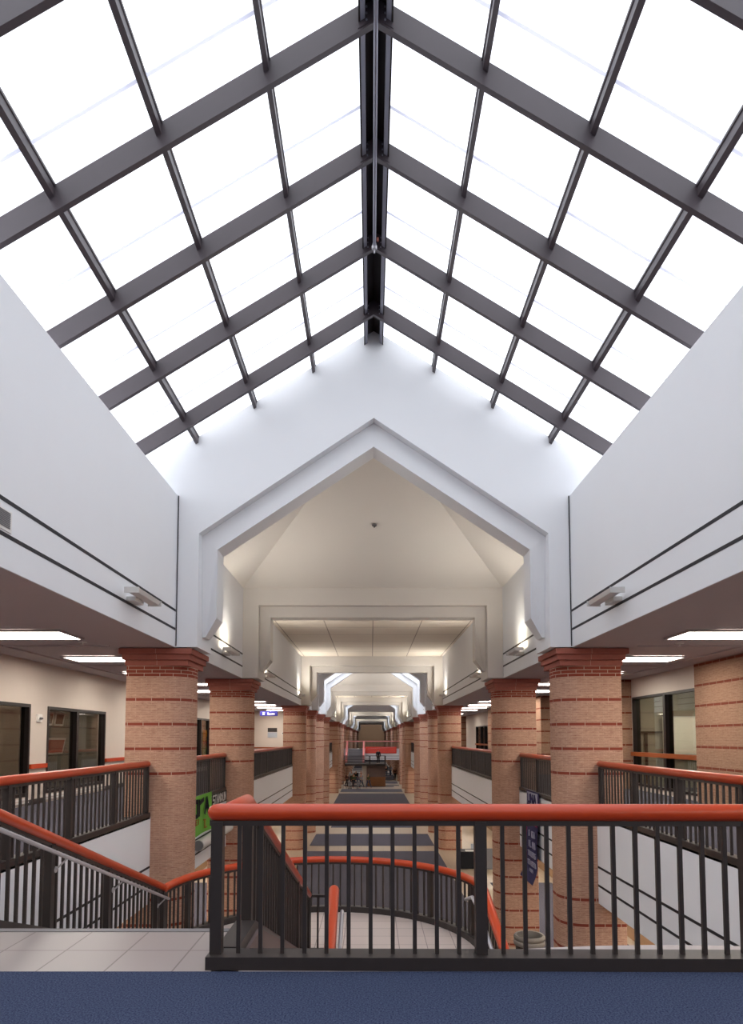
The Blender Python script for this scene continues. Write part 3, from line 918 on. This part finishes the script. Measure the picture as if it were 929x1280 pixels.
# ------------------------------------------------------------------ wall uplights between the reveal lines
def sconce(label, sg, y, parentgroup=None):
    t = thing('wall_uplight', label, 'light', (sg*XW, y, 3.66), 0 if sg < 0 else PI, parentgroup)
    # trough opening upward, arm to the wall (local +x points into the hall)
    prof = [(.10, .0), (.13, -.035), (.20, -.045), (.27, -.03), (.30, .03), (.285, .03), (.26, -.015), (.2, -.03), (.14, -.022), (.115, .005)]
    MB().prism([(x, z) for x, z in prof], 'y', -.5, .5).build('trough', 'fixture_white', t, 40)
    MB().box(.0, .14, -.18, .18, -.10, -.03, .01).build('bracket', 'fixture_white', t)
    MB().box(.09, .31, -.515, -.5, -.05, .035).box(.09, .31, .5, .515, -.05, .035).build('end_cap', 'fixture_white', t)
    lamp = MB().box(.15, .25, -.42, .42, -.018, -.008).build('lamp', 'uplight', t)
    ld = bpy.data.lights.new('uplight_tube', 'AREA'); ld.shape = 'RECTANGLE'; ld.size = .12; ld.size_y = .9
    ld.energy = UPW; ld.color = (1, .96, .90); ld.spread = math.radians(150)
    lo = bpy.data.objects.new('uplight_tube', ld); COL.objects.link(lo); lo.parent = lamp
    lo.location = (.22, 0, .04)
    lo.rotation_euler = (PI, math.radians(38), 0)
    return t
sp = None; UPW = 34
for sg, side in ((-1, 'left'), (1, 'right')):
    for y, q in ((9.95, 'above the gallery before the nearest column'), (16.3, 'under the cream vault'), (22.6, 'at the near end of the flat ceiling'), (33.2, 'at the far end of the flat ceiling'),
                 (51.6, ''), (57.8, ''), (68.4, ''), (73, ''), (93, ''), (103.6, ''), (128, ''), (138.5, '')):
        lab = 'white trough uplight on the %s upper wall, %s' % (side, q) if q else 'tiny distant uplight on the %s upper wall' % side
        if sp is None: sp = sconce(lab, sg, y)
        else:
            o = copy_tree(sp, (sg*XW, y, 3.66), 0 if sg < 0 else PI, lab, None if q else 'distant uplights on the %s' % side)
            w = 34 if y < 17 else (55 if y < 40 else 60)
            if w != UPW:
                for c in o.children:
                    for g in [g for g in bpy.data.objects if g.parent == c and g.type == 'LIGHT']:
                        g.data = g.data.copy(); g.data.energy = w
# near uplights are switched off under the skylight: matte lamps
M2 = M['fixture_white']
for o in list(bpy.data.objects):
    if o.name.startswith('wall_uplight') and o.parent is None and abs(o.location.y-9.95) < .1:
        for c in o.children:
            if c.name.startswith('lamp'):
                c.data = c.data.copy(); c.data.materials.clear(); c.data.materials.append(M2)
                for g in list(c.children): bpy.data.objects.remove(g)
# vent grille in the upper left wall
t = thing('vent_grille', 'grey louvred vent grille in the upper left wall at the photo edge', 'vent', (-XW, 6.25, 3.70))
MB().box(0, .012, -.5, .34, -.12, .1).build('frame', 'white_card', t)
m = MB()
for k in range(9): m.box(.012, .02, -.46, .30, -.085+k*.019, -.085+k*.019+.012)
m.build('louvres', 'grey_metal', t)
# smoke detector on the vault
t = thing('smoke_detector', 'tiny detector on the cream sloping vault above the first portal', 'detector', (.03, 16.35, 6.93))
MB().lathe([(.02, -.06), (.06, -.045), (.06, 0)], 14).build('body', 'grey_metal', t)
MB().lathe([(.012, -.09), (.02, -.06)], 10).build('sensor', 'board_dark', t)

# ------------------------------------------------------------------ banners and signs
def strokes(m, segs, y0, z0, sy, sz, t, x0, x1):
    for (a, b, c, d) in segs:
        p = Vector((y0+a*sy, z0+b*sz)); q = Vector((y0+c*sy, z0+d*sz))
        n = (q-p); n = Vector((-n.y, n.x)).normalized()*t
        e = (q-p).normalized()*t*.6
        m.prism([tuple(p-n-e), tuple(q-n+e), tuple(q+n+e), tuple(p+n-e)], 'x', x0, x1)
GL = {'o': [(0,0,0,1),(0,1,.6,1),(.6,1,.6,0),(.6,0,0,0)], 'r': [(0,0,0,1),(0,.8,.6,1)], 'a': [(0,0,.3,1),(.3,1,.6,0),(.12,.4,.48,.4)],
      'g': [(.6,1,0,1),(0,1,0,0),(0,0,.6,0),(.6,0,.6,.5),(.6,.5,.3,.5)], 'c': [(.6,1,0,1),(0,1,0,0),(0,0,.6,0)], 'n': [(0,0,0,1),(0,1,.6,0),(.6,0,.6,1)],
      't': [(0,1,.6,1),(.3,1,.3,0)], 'i': [(.3,0,.3,1)], 'e': [(.6,1,0,1),(0,1,0,0),(0,0,.6,0),(0,.5,.5,.5)], 'h': [(0,0,0,1),(.6,0,.6,1),(0,.5,.6,.5)],
      'u': [(0,1,0,0),(0,0,.6,0),(.6,0,.6,1)], 'l': [(0,1,0,0),(0,0,.6,0)], 's': [(.6,1,0,1),(0,1,0,.5),(0,.5,.6,.5),(.6,.5,.6,0),(.6,0,0,0)], 'd': [(0,0,0,1),(0,1,.6,.6),(.6,.6,.6,.3),(.6,.3,0,0)]}
def word(m, w, y, z, h, wd, t, x0, x1, mirror=1):
    for ch in w:
        if ch != ' ':
            strokes(m, [(a*mirror, b, c*mirror, d) for a, b, c, d in GL[ch]], y, z, wd, h, t, x0, x1)
        y += mirror*wd*.85
t = thing('green_banner', 'green hand-lettered banner hanging on the left gallery fascia by the nearest column', 'banner', (-XF+.02, 0, 0))
m = MB()
n = 16
for i in range(n):                                   # slightly rippled cloth
    ya = 13.6 + 3.36*i/n; yb = 13.6 + 3.36*(i+1)/n
    xa = .02*math.sin(i*.9); xb = .02*math.sin((i+1)*.9)
    m.hexa([(xa, ya, -.84), (xa+.008, ya, -.84), (xb+.008, yb, -.84), (xb, yb, -.84)], [(xa*.2, ya, .1), (xa*.2+.008, ya, .1), (xb*.2+.008, yb, .1), (xb*.2, yb, .1)])
m.build('cloth', 'green_cloth', t)
m = MB(); word(m, 'ogora', 14.1, -.36, .34, .62, .05, .032, .04); m.build('black_lettering', 'black_ink', t)
m = MB(); word(m, 'nuei', 15.0, -.56, .11, .22, .015, .032, .04); word(m, 'tl', 16.1, -.72, .2, .2, .015, .032, .04); m.build('red_lettering', 'red_ink', t)
t = thing('white_banner', 'black and white lettered banner beside the green banner on the left fascia', 'banner', (-XF+.02, 0, 0))
MB().box(0, .008, 17.05, 18.75, -.30, .0).build('cloth', 'black_ink', t)
m = MB(); word(m, 'standun', 17.12, -.25, .21, .26, .022, .010, .016); m.build('white_lettering', 'white_card', t)
t = thing('fascia_tube', 'white cylinder fixed along the left fascia below the green banner', 'tube light', (-4.02, 15.15, -.99))
MB().rod((0, 0, 0), (0, 3.2, 0), .13, n=24).build('tube', 'fixture_white', t, 40)
MB().rod((0, -.012, 0), (0, 0, 0), .115, n=24).build('end_cap', 'grey_metal', t)
MB().box(-.17, -.05, .5, .56, -.05, .05).box(-.17, -.05, 2.5, 2.56, -.05, .05).build('bracket', 'grey_metal', t)
# purple banner
t = thing('purple_banner', 'long purple banner with white lettering hanging from the right gallery rail', 'banner', (XF-.05, 0, 0))
m = MB(); N = 18
for i in range(N):
    f0, f1 = i/N, (i+1)/N
    def cs(f):
        z = .09 - 2.27*f; x = -.10*f + .015*math.sin(f*9) - (.10*max(0, f-.86)/.14)
        return x, z, .05*max(0, f-.86)/.14
    xa, za, ea = cs(f0); xb, zb_, eb = cs(f1)
    m.hexa([(xb, 16.45, zb_), (xb+.008, 16.45, zb_), (xb+.008, 17.72+eb, zb_), (xb, 17.72+eb, zb_)], [(xa, 16.45, za), (xa+.008, 16.45, za), (xa+.008, 17.72+ea, za), (xa, 17.72+ea, za)])
m.build('cloth', 'purple_cloth', t)
MB().box(-.016, -.006, 16.55, 17.62, -.24, .06).box(-.026, -.012, 16.55, 17.62, -.42, -.30).build('pale_heading', 'lavender_cloth', t)
m = MB(); word(m, 'una', 17.5, -.2, .2, .36, .03, -.03, -.018, -1); m.build('dark_heading', 'purple_cloth', t)
MB().box(-.05, -.03, 16.5, 17.66, -.76, -.56).box(-.075, -.055, 17.5, 17.66, -1.9, -.8).build('pink_stripe', 'pink_cloth', t)
m = MB()
for w, z, y, h, wd in (('i ca', -1.05, 17.2, .14, .2), ('il na', -1.32, 17.2, .15, .16), ('taileng', -1.55, 17.25, .11, .125), ('to nesta', -1.78, 17.3, .10, .12), ('und', -1.98, 17.1, .10, .15)):
    word(m, w, y, z, h, wd, .012, -.105, -.075, -1)
m.build('white_lettering', 'lavender_cloth', t)
# blue hanging sign
t = thing('hanging_sign', 'small blue sign hung from the left gallery ceiling', 'sign', (-5.38, 34.0, 2.74))
MB().box(-.46, .46, -.03, .03, -.125, .125, .008).build('panel', 'blue_sign', t)
MB().box(-.33, -.22, -.036, -.03, -.07, .07).build('icon', 'white_card', t)
m = MB().box(-.07, .30, -.0355, -.03, -.005, .005)
for i in range(7): m.box(-.07+i*.055, -.03+i*.055, -.036, -.03, -.06, -.0 if i else .06)
m.build('lettering', 'white_card', t)
MB().rod((.1, 0, .125), (.1, 0, .455), .012).rod((-.1, 0, .125), (-.1, 0, .455), .012).build('hanger', 'dark_metal', t)

# ------------------------------------------------------------------ lower floor furniture
t = thing('waste_bin', 'round grey rimmed bin at the foot of the second right column', 'bin', (4.02, 17.1, ZL))
MB().lathe([(.30, 0), (.33, .03), (.355, .62), (.36, .66), (.34, .66), (.33, .1), (.05, .08)], 36).build('body', 'bin_dark', t, 40)
MB().lathe([(.355, .60), (.395, .62), (.405, .68), (.385, .73), (.37, .735), (.395, .76), (.40, .82), (.37, .86), (.33, .855), (.325, .80), (.33, .60)], 36).build('rim', 'bin_grey', t, 50)
t = thing('covered_table', 'table under a draped black cloth on the lower floor at right', 'table', (4.95, 30.2, ZL))
m = MB()
W_, D_ = .95, .42
nn = 40; top = []; bot = []
per = []
for i in range(nn):
    q = i/nn*4; k = int(q); f = q-k
    per.append([(-W_+2*W_*f, -D_), (W_, -D_+2*D_*f), (W_-2*W_*f, D_), (-W_, D_-2*D_*f)][k])
bot = [(x*(1.05+.03*math.sin(i*2.1)), y*(1.10+.07*math.sin(i*2.1)), .02) for i, (x, y) in enumerate(per)]
m.hexa(bot, [(x, y, .76) for x, y in per])
m.build('cloth', 'black_cloth', t, 40)
MB().box(-W_+.03, W_-.03, -D_+.03, D_-.03, .73, .762).build('tabletop', 'board_dark', t)
for x, y, w, d, lab in ((-.5, -.15, .42, .3, 'white papers at the left end of the black table'), (.25, .0, .5, .34, 'white papers in the middle of the black table')):
    tag(MB().box(4.95+x-w/2, 4.95+x+w/2, 30.2+y-d/2, 30.2+y+d/2, ZL+.762, ZL+.79).build('paper_stack', 'white_card'), lab, 'papers')
t = thing('laptop', 'small dark laptop on the black table', 'laptop', (4.75, 30.4, ZL+.762))
MB().box(-.18, .18, -.12, .12, 0, .018, .004).build('keyboard', 'board_dark', t)
MB().hexa([(-.18, .11, .018), (.18, .11, .018), (.18, .125, .018), (-.18, .125, .018)], [(-.18, .17, .24), (.18, .17, .24), (.18, .185, .24), (-.18, .185, .24)]).build('screen', 'board_light', t)
t = thing('display_stand', 'grey display stand beside the black table on the lower floor', 'stand', (4.9, 27.2, ZL))
MB().box(-.5, .5, -.02, .02, .5, 1.35, .01).build('panel', 'grey_metal', t)
for s_ in (-1, 1):
    MB().rod((s_*.45, 0, 0), (s_*.45, 0, .55), .02).box(s_*.45-.03, s_*.45+.03, -.25, .25, 0, .03).build('leg', 'dark_metal', t)

# ------------------------------------------------------------------ people (far away on the lower floor and stair)
def skin_obj(name, verts, edges, rad, mat, parent, sub=1):
    me = bpy.data.meshes.new(name); me.from_pydata(verts, edges, []); me.materials.append(M[mat])
    o = bpy.data.objects.new(name, me); COL.objects.link(o); o.parent = parent
    sk = o.modifiers.new('skin', 'SKIN')
    sv = me.skin_vertices[0].data if me.skin_vertices else None
    if sv is None:
        bm = bmesh.new(); bm.from_mesh(me); bm.verts.layers.skin.verify(); bm.to_mesh(me); bm.free()
        sv = me.skin_vertices[0].data
    for v, r in zip(sv, rad): v.radius = (r if isinstance(r, tuple) else (r, r))
    sv[0].use_root = True
    sb = o.modifiers.new('smooth', 'SUBSURF'); sb.levels = sub; sb.render_levels = sub
    return o
def person(label, loc, rz, coat, trousers, hair='hair', stride=.12, bag=False):
    t = thing('person', label, 'person', loc, rz)
    s = stride
    V = [(0,0,.95),(0,0,1.12),(0,-.01,1.38),(0,0,1.50),(0,-.02,1.58),(0,-.03,1.68),
         (-.19,0,1.42),(-.25,s*.5,1.14),(-.24,-.06+s*.6,.90),(-.24,-.10+s*.6,.80),
         (.19,0,1.42),(.25,-s*.5,1.14),(.24,-.06-s*.6,.90),(.24,-.10-s*.6,.80),
         (-.10,0,.88),(-.11,-s*.7,.50),(-.11,-s*.9+.05,.09),(-.11,-s*.9-.10,.04),
         (.10,0,.88),(.11,s*.7,.50),(.11,s*1.2+.05,.09),(.11,s*1.2-.10,.04)]
    E_ = [(0,1),(1,2),(2,3),(3,4),(4,5),(2,6),(6,7),(7,8),(8,9),(2,10),(10,11),(11,12),(12,13),(0,14),(14,15),(15,16),(16,17),(0,18),(18,19),(19,20),(20,21)]
    Rr = [(.15,.11),(.13,.10),(.16,.10),.05,.085,.075,.06,.045,.035,.03,.06,.045,.035,.03,.085,.06,.04,.035,.085,.06,.04,.035]
    skin_obj('body', V, E_, Rr, 'skin', t)
    VJ = [V[i] for i in (0,1,2,3,6,7,8,10,11,12)]
    skin_obj('jacket', VJ, [(0,1),(1,2),(2,3),(2,4),(4,5),(5,6),(2,7),(7,8),(8,9)], [(.19,.14),(.17,.13),(.19,.13),.07,.08,.062,.05,.08,.062,.05], coat, t)
    VT = [V[i] for i in (0,14,15,16,18,19,20)]
    skin_obj('trousers', VT, [(0,1),(1,2),(2,3),(0,4),(4,5),(5,6)], [(.17,.13),.105,.08,.06,.105,.08,.06], trousers, t)
    skin_obj('hair', [(0,.01,1.62),(0,.0,1.71)], [(0,1)], [.09,.085], hair, t)
    return t
person('person in a black coat standing on the far stair platform', (.82, 79.6, ZR), PI, 'coat_black', 'coat_black')
person('person in dark clothes walking on the lower floor right of the platform block', (2.2, 98, ZL), 0, 'coat_black', 'jeans', stride=.2)
person('person in a grey top walking beside the dark-clothed pair at right', (2.9, 100, ZL), .3, 'coat_grey', 'jeans', stride=.2)
person('person in a long brown coat, rightmost on the far lower floor', (3.3, 92, ZL), .2, 'coat_brown', 'coat_black', stride=.15)
person('person in a white shirt standing under the far platform, further left', (-2.6, 84.5, ZL), .4, 'shirt_white', 'coat_black')
person('person in a black jacket between two white shirts under the far platform', (-1.95, 83.2, ZL), -.3, 'coat_black', 'jeans')
person('person in a white shirt standing under the far platform, nearer the support wall', (-1.35, 84.0, ZL), .2, 'shirt_white', 'coat_grey')
person('person in a brown coat at the left end of the far table group', (-2.95, 78.4, ZL), 1.2, 'coat_brown', 'coat_black', stride=.2)
person('person in an olive coat at the middle of the far table group', (-2.15, 77.4, ZL), .6, 'coat_olive', 'coat_black')
person('person in grey walking at the right of the far table group', (-1.2, 77.0, ZL), -.6, 'coat_grey', 'jeans', stride=.25)
person('person in dark olive walking in front of the brown support block', (-.35, 76.6, ZL), -.9, 'coat_olive', 'jeans', stride=.25)
# cafe tables with chairs by the far group
def cafe_table(label, loc):
    t = thing('cafe_table', label, 'table', loc)
    MB().lathe([(.42, .71), (.43, .73), (.42, .75)], 24).build('tabletop', 'board_dark', t, 40)
    MB().lathe([(.24, 0), (.22, .03), (.04, .06), (.035, .70)], 16).build('pedestal', 'dark_metal', t, 40)
def chair(label, loc, rz):
    t = thing('chair', label, 'chair', loc, rz)
    MB().box(-.21, .21, -.21, .21, .43, .47, .012).build('seat', 'coat_grey', t)
    MB().box(-.2, .2, .19, .23, .55, .86, .012).build('backrest', 'coat_grey', t)
    for a in (-1, 1):
        for b in (-1, 1):
            MB().rod((a*.2, b*.2, 0), (a*.185, b*.185, .44 if b < 0 else .86), .015, n=8).build('leg', 'dark_metal', t)
cafe_table('round dark cafe table among the people at far left', (-2.5, 76.2, ZL))
cafe_table('round dark cafe table before the far support wall', (-1.55, 75.6, ZL))
chair('grey chair left of the far left cafe table', (-3.1, 76.1, ZL), PI/2)
chair('grey chair in front of the far left cafe table', (-2.5, 75.4, ZL), PI)
chair('grey chair in front of the cafe table by the support wall', (-1.5, 74.9, ZL), PI)

# ------------------------------------------------------------------ far stair platform and bridge
t = thing('stair_platform', 'distant dark stair platform standing in the corridor on a brown block', 'stair', (0, 0, 0))
MB().box(-3.25, 1.7, 79, 82.5, ZR-.22, ZR).build('deck', 'board_dark', t)
m = MB()
for i in range(5): m.box(-3.25, -.75, 78.98, 79.0, ZR+.12+i*.2, ZR+.2+i*.2)
m.build('louvre_panel', 'dark_metal', t)
m = MB().box(-.72, 1.7, 78.98, 79.02, ZR+.98, ZR+1.03)
for i in range(17): m.box(-.7+i*.15, -.68+i*.15, 78.98, 79.0, ZR, ZR+1.0)
m.box(-.3, -.15, 78.95, 79.05, ZR, ZR+1.03).box(1.55, 1.7, 78.95, 79.05, ZR, ZR+1.03)
m.build('guard', 'dark_metal', t)
m = MB(); n = 10
for i in range(n):
    z = ZR*(1-(i+1)/n); m.box(-3.0, -1.15, 82.5+.38*i, 82.9+.38*i, z-.3 if i else z-.17, z)
m.build('steps', 'grey_metal', t)
for x in (-3.3, -1.12):
    MB().prism([(82.4, ZR+.05), (82.4, ZR+1.0), (86.4, 1.0), (86.4, -.1)], 'x', x, x+.22).build('side_rail', 'pink_rail', t)
MB().box(-.6, 1.7, 79.6, 82.4, ZL+1.15, ZR-.22).build('upper_block', 'mauve_panel', t)
MB().box(-.6, 1.7, 79.6, 82.4, ZL, ZL+1.15).build('lower_block', 'brown_panel', t)
MB().box(-1.15, -.6, 79.8, 82.2, ZL, ZR-.22).build('support_wall', 'cream_paint', t)
t = thing('far_bridge', 'distant white bridge crossing the corridor with an orange-red rail', 'bridge', (0, 0, 0))
MB().box(-4.2, 4.2, 86.4, 89.0, -1.45, 0).build('deck', 'white_paint', t)
MB().box(-4.2, 4.2, 86.38, 86.4, -.96, -.91).box(-4.2, 4.2, 86.38, 86.4, -1.28, -1.23).build('reveal_line', 'dark_reveal', t)
MB().rod((-4.2, 86.5, 1.0), (4.2, 86.5, 1.0), .07).build('handrail', 'pink_rail', t, 40)
m = MB()
for i in range(60): m.box(-4.15+i*.14, -4.12+i*.14, 86.48, 86.52, 0, .95)
m.build('balusters', 'dark_metal', t, kind='stuff')
t = thing('red_banner', 'red banner hung across the front of the distant bridge', 'banner', (0, 86.33, 0))
MB().box(-.85, 3.3, -.03, 0, -.58, .28).build('cloth', 'red_cloth', t)
m = MB()
for i in range(12): m.hexa([(-.5+i*.3, -.04, -.02+.02*i), (-.25+i*.3, -.04, .0+.02*i), (-.25+i*.3, -.031, .0+.02*i), (-.5+i*.3, -.031, -.02+.02*i)], [(-.5+i*.3, -.04, .03+.02*i), (-.25+i*.3, -.04, .05+.02*i), (-.25+i*.3, -.031, .05+.02*i), (-.5+i*.3, -.031, .03+.02*i)])
m.build('pale_stripe', 'pink_rail', t)

# ------------------------------------------------------------------ world, camera, view
w = bpy.data.worlds.new('World'); SC.world = w; w.use_nodes = True
w.node_tree.nodes['Background'].inputs[0].default_value = (.8, .88, 1, 1)
w.node_tree.nodes['Background'].inputs[1].default_value = .5
cam = bpy.data.cameras.new('Camera'); co = bpy.data.objects.new('Camera', cam); COL.objects.link(co)
f, p = 815.0, math.radians(3.5)
cam.sensor_fit = 'VERTICAL'; cam.sensor_height = 24
cam.lens = f*24/1280
py0 = 922 - f*math.tan(p)
cam.shift_y = (py0-640)/1280
cam.shift_x = (464.5-464)/1280
cam.clip_end = 500; cam.clip_start = .05
co.location = (-.05, 0, 1.49); co.rotation_euler = (PI/2 + p, 0, 0)
SC.camera = co
vs = SC.view_settings
vs.view_transform = 'Standard'; vs.look = 'None'; vs.exposure = 0; vs.gamma = 1; vs.use_curve_mapping = False
SC.cycles.max_bounces = 10; SC.cycles.diffuse_bounces = 6; SC.cycles.glossy_bounces = 3; SC.cycles.transparent_max_bounces = 8
SC.cycles.caustics_reflective = False; SC.cycles.caustics_refractive = False
SC.cycles.sample_clamp_indirect = 6
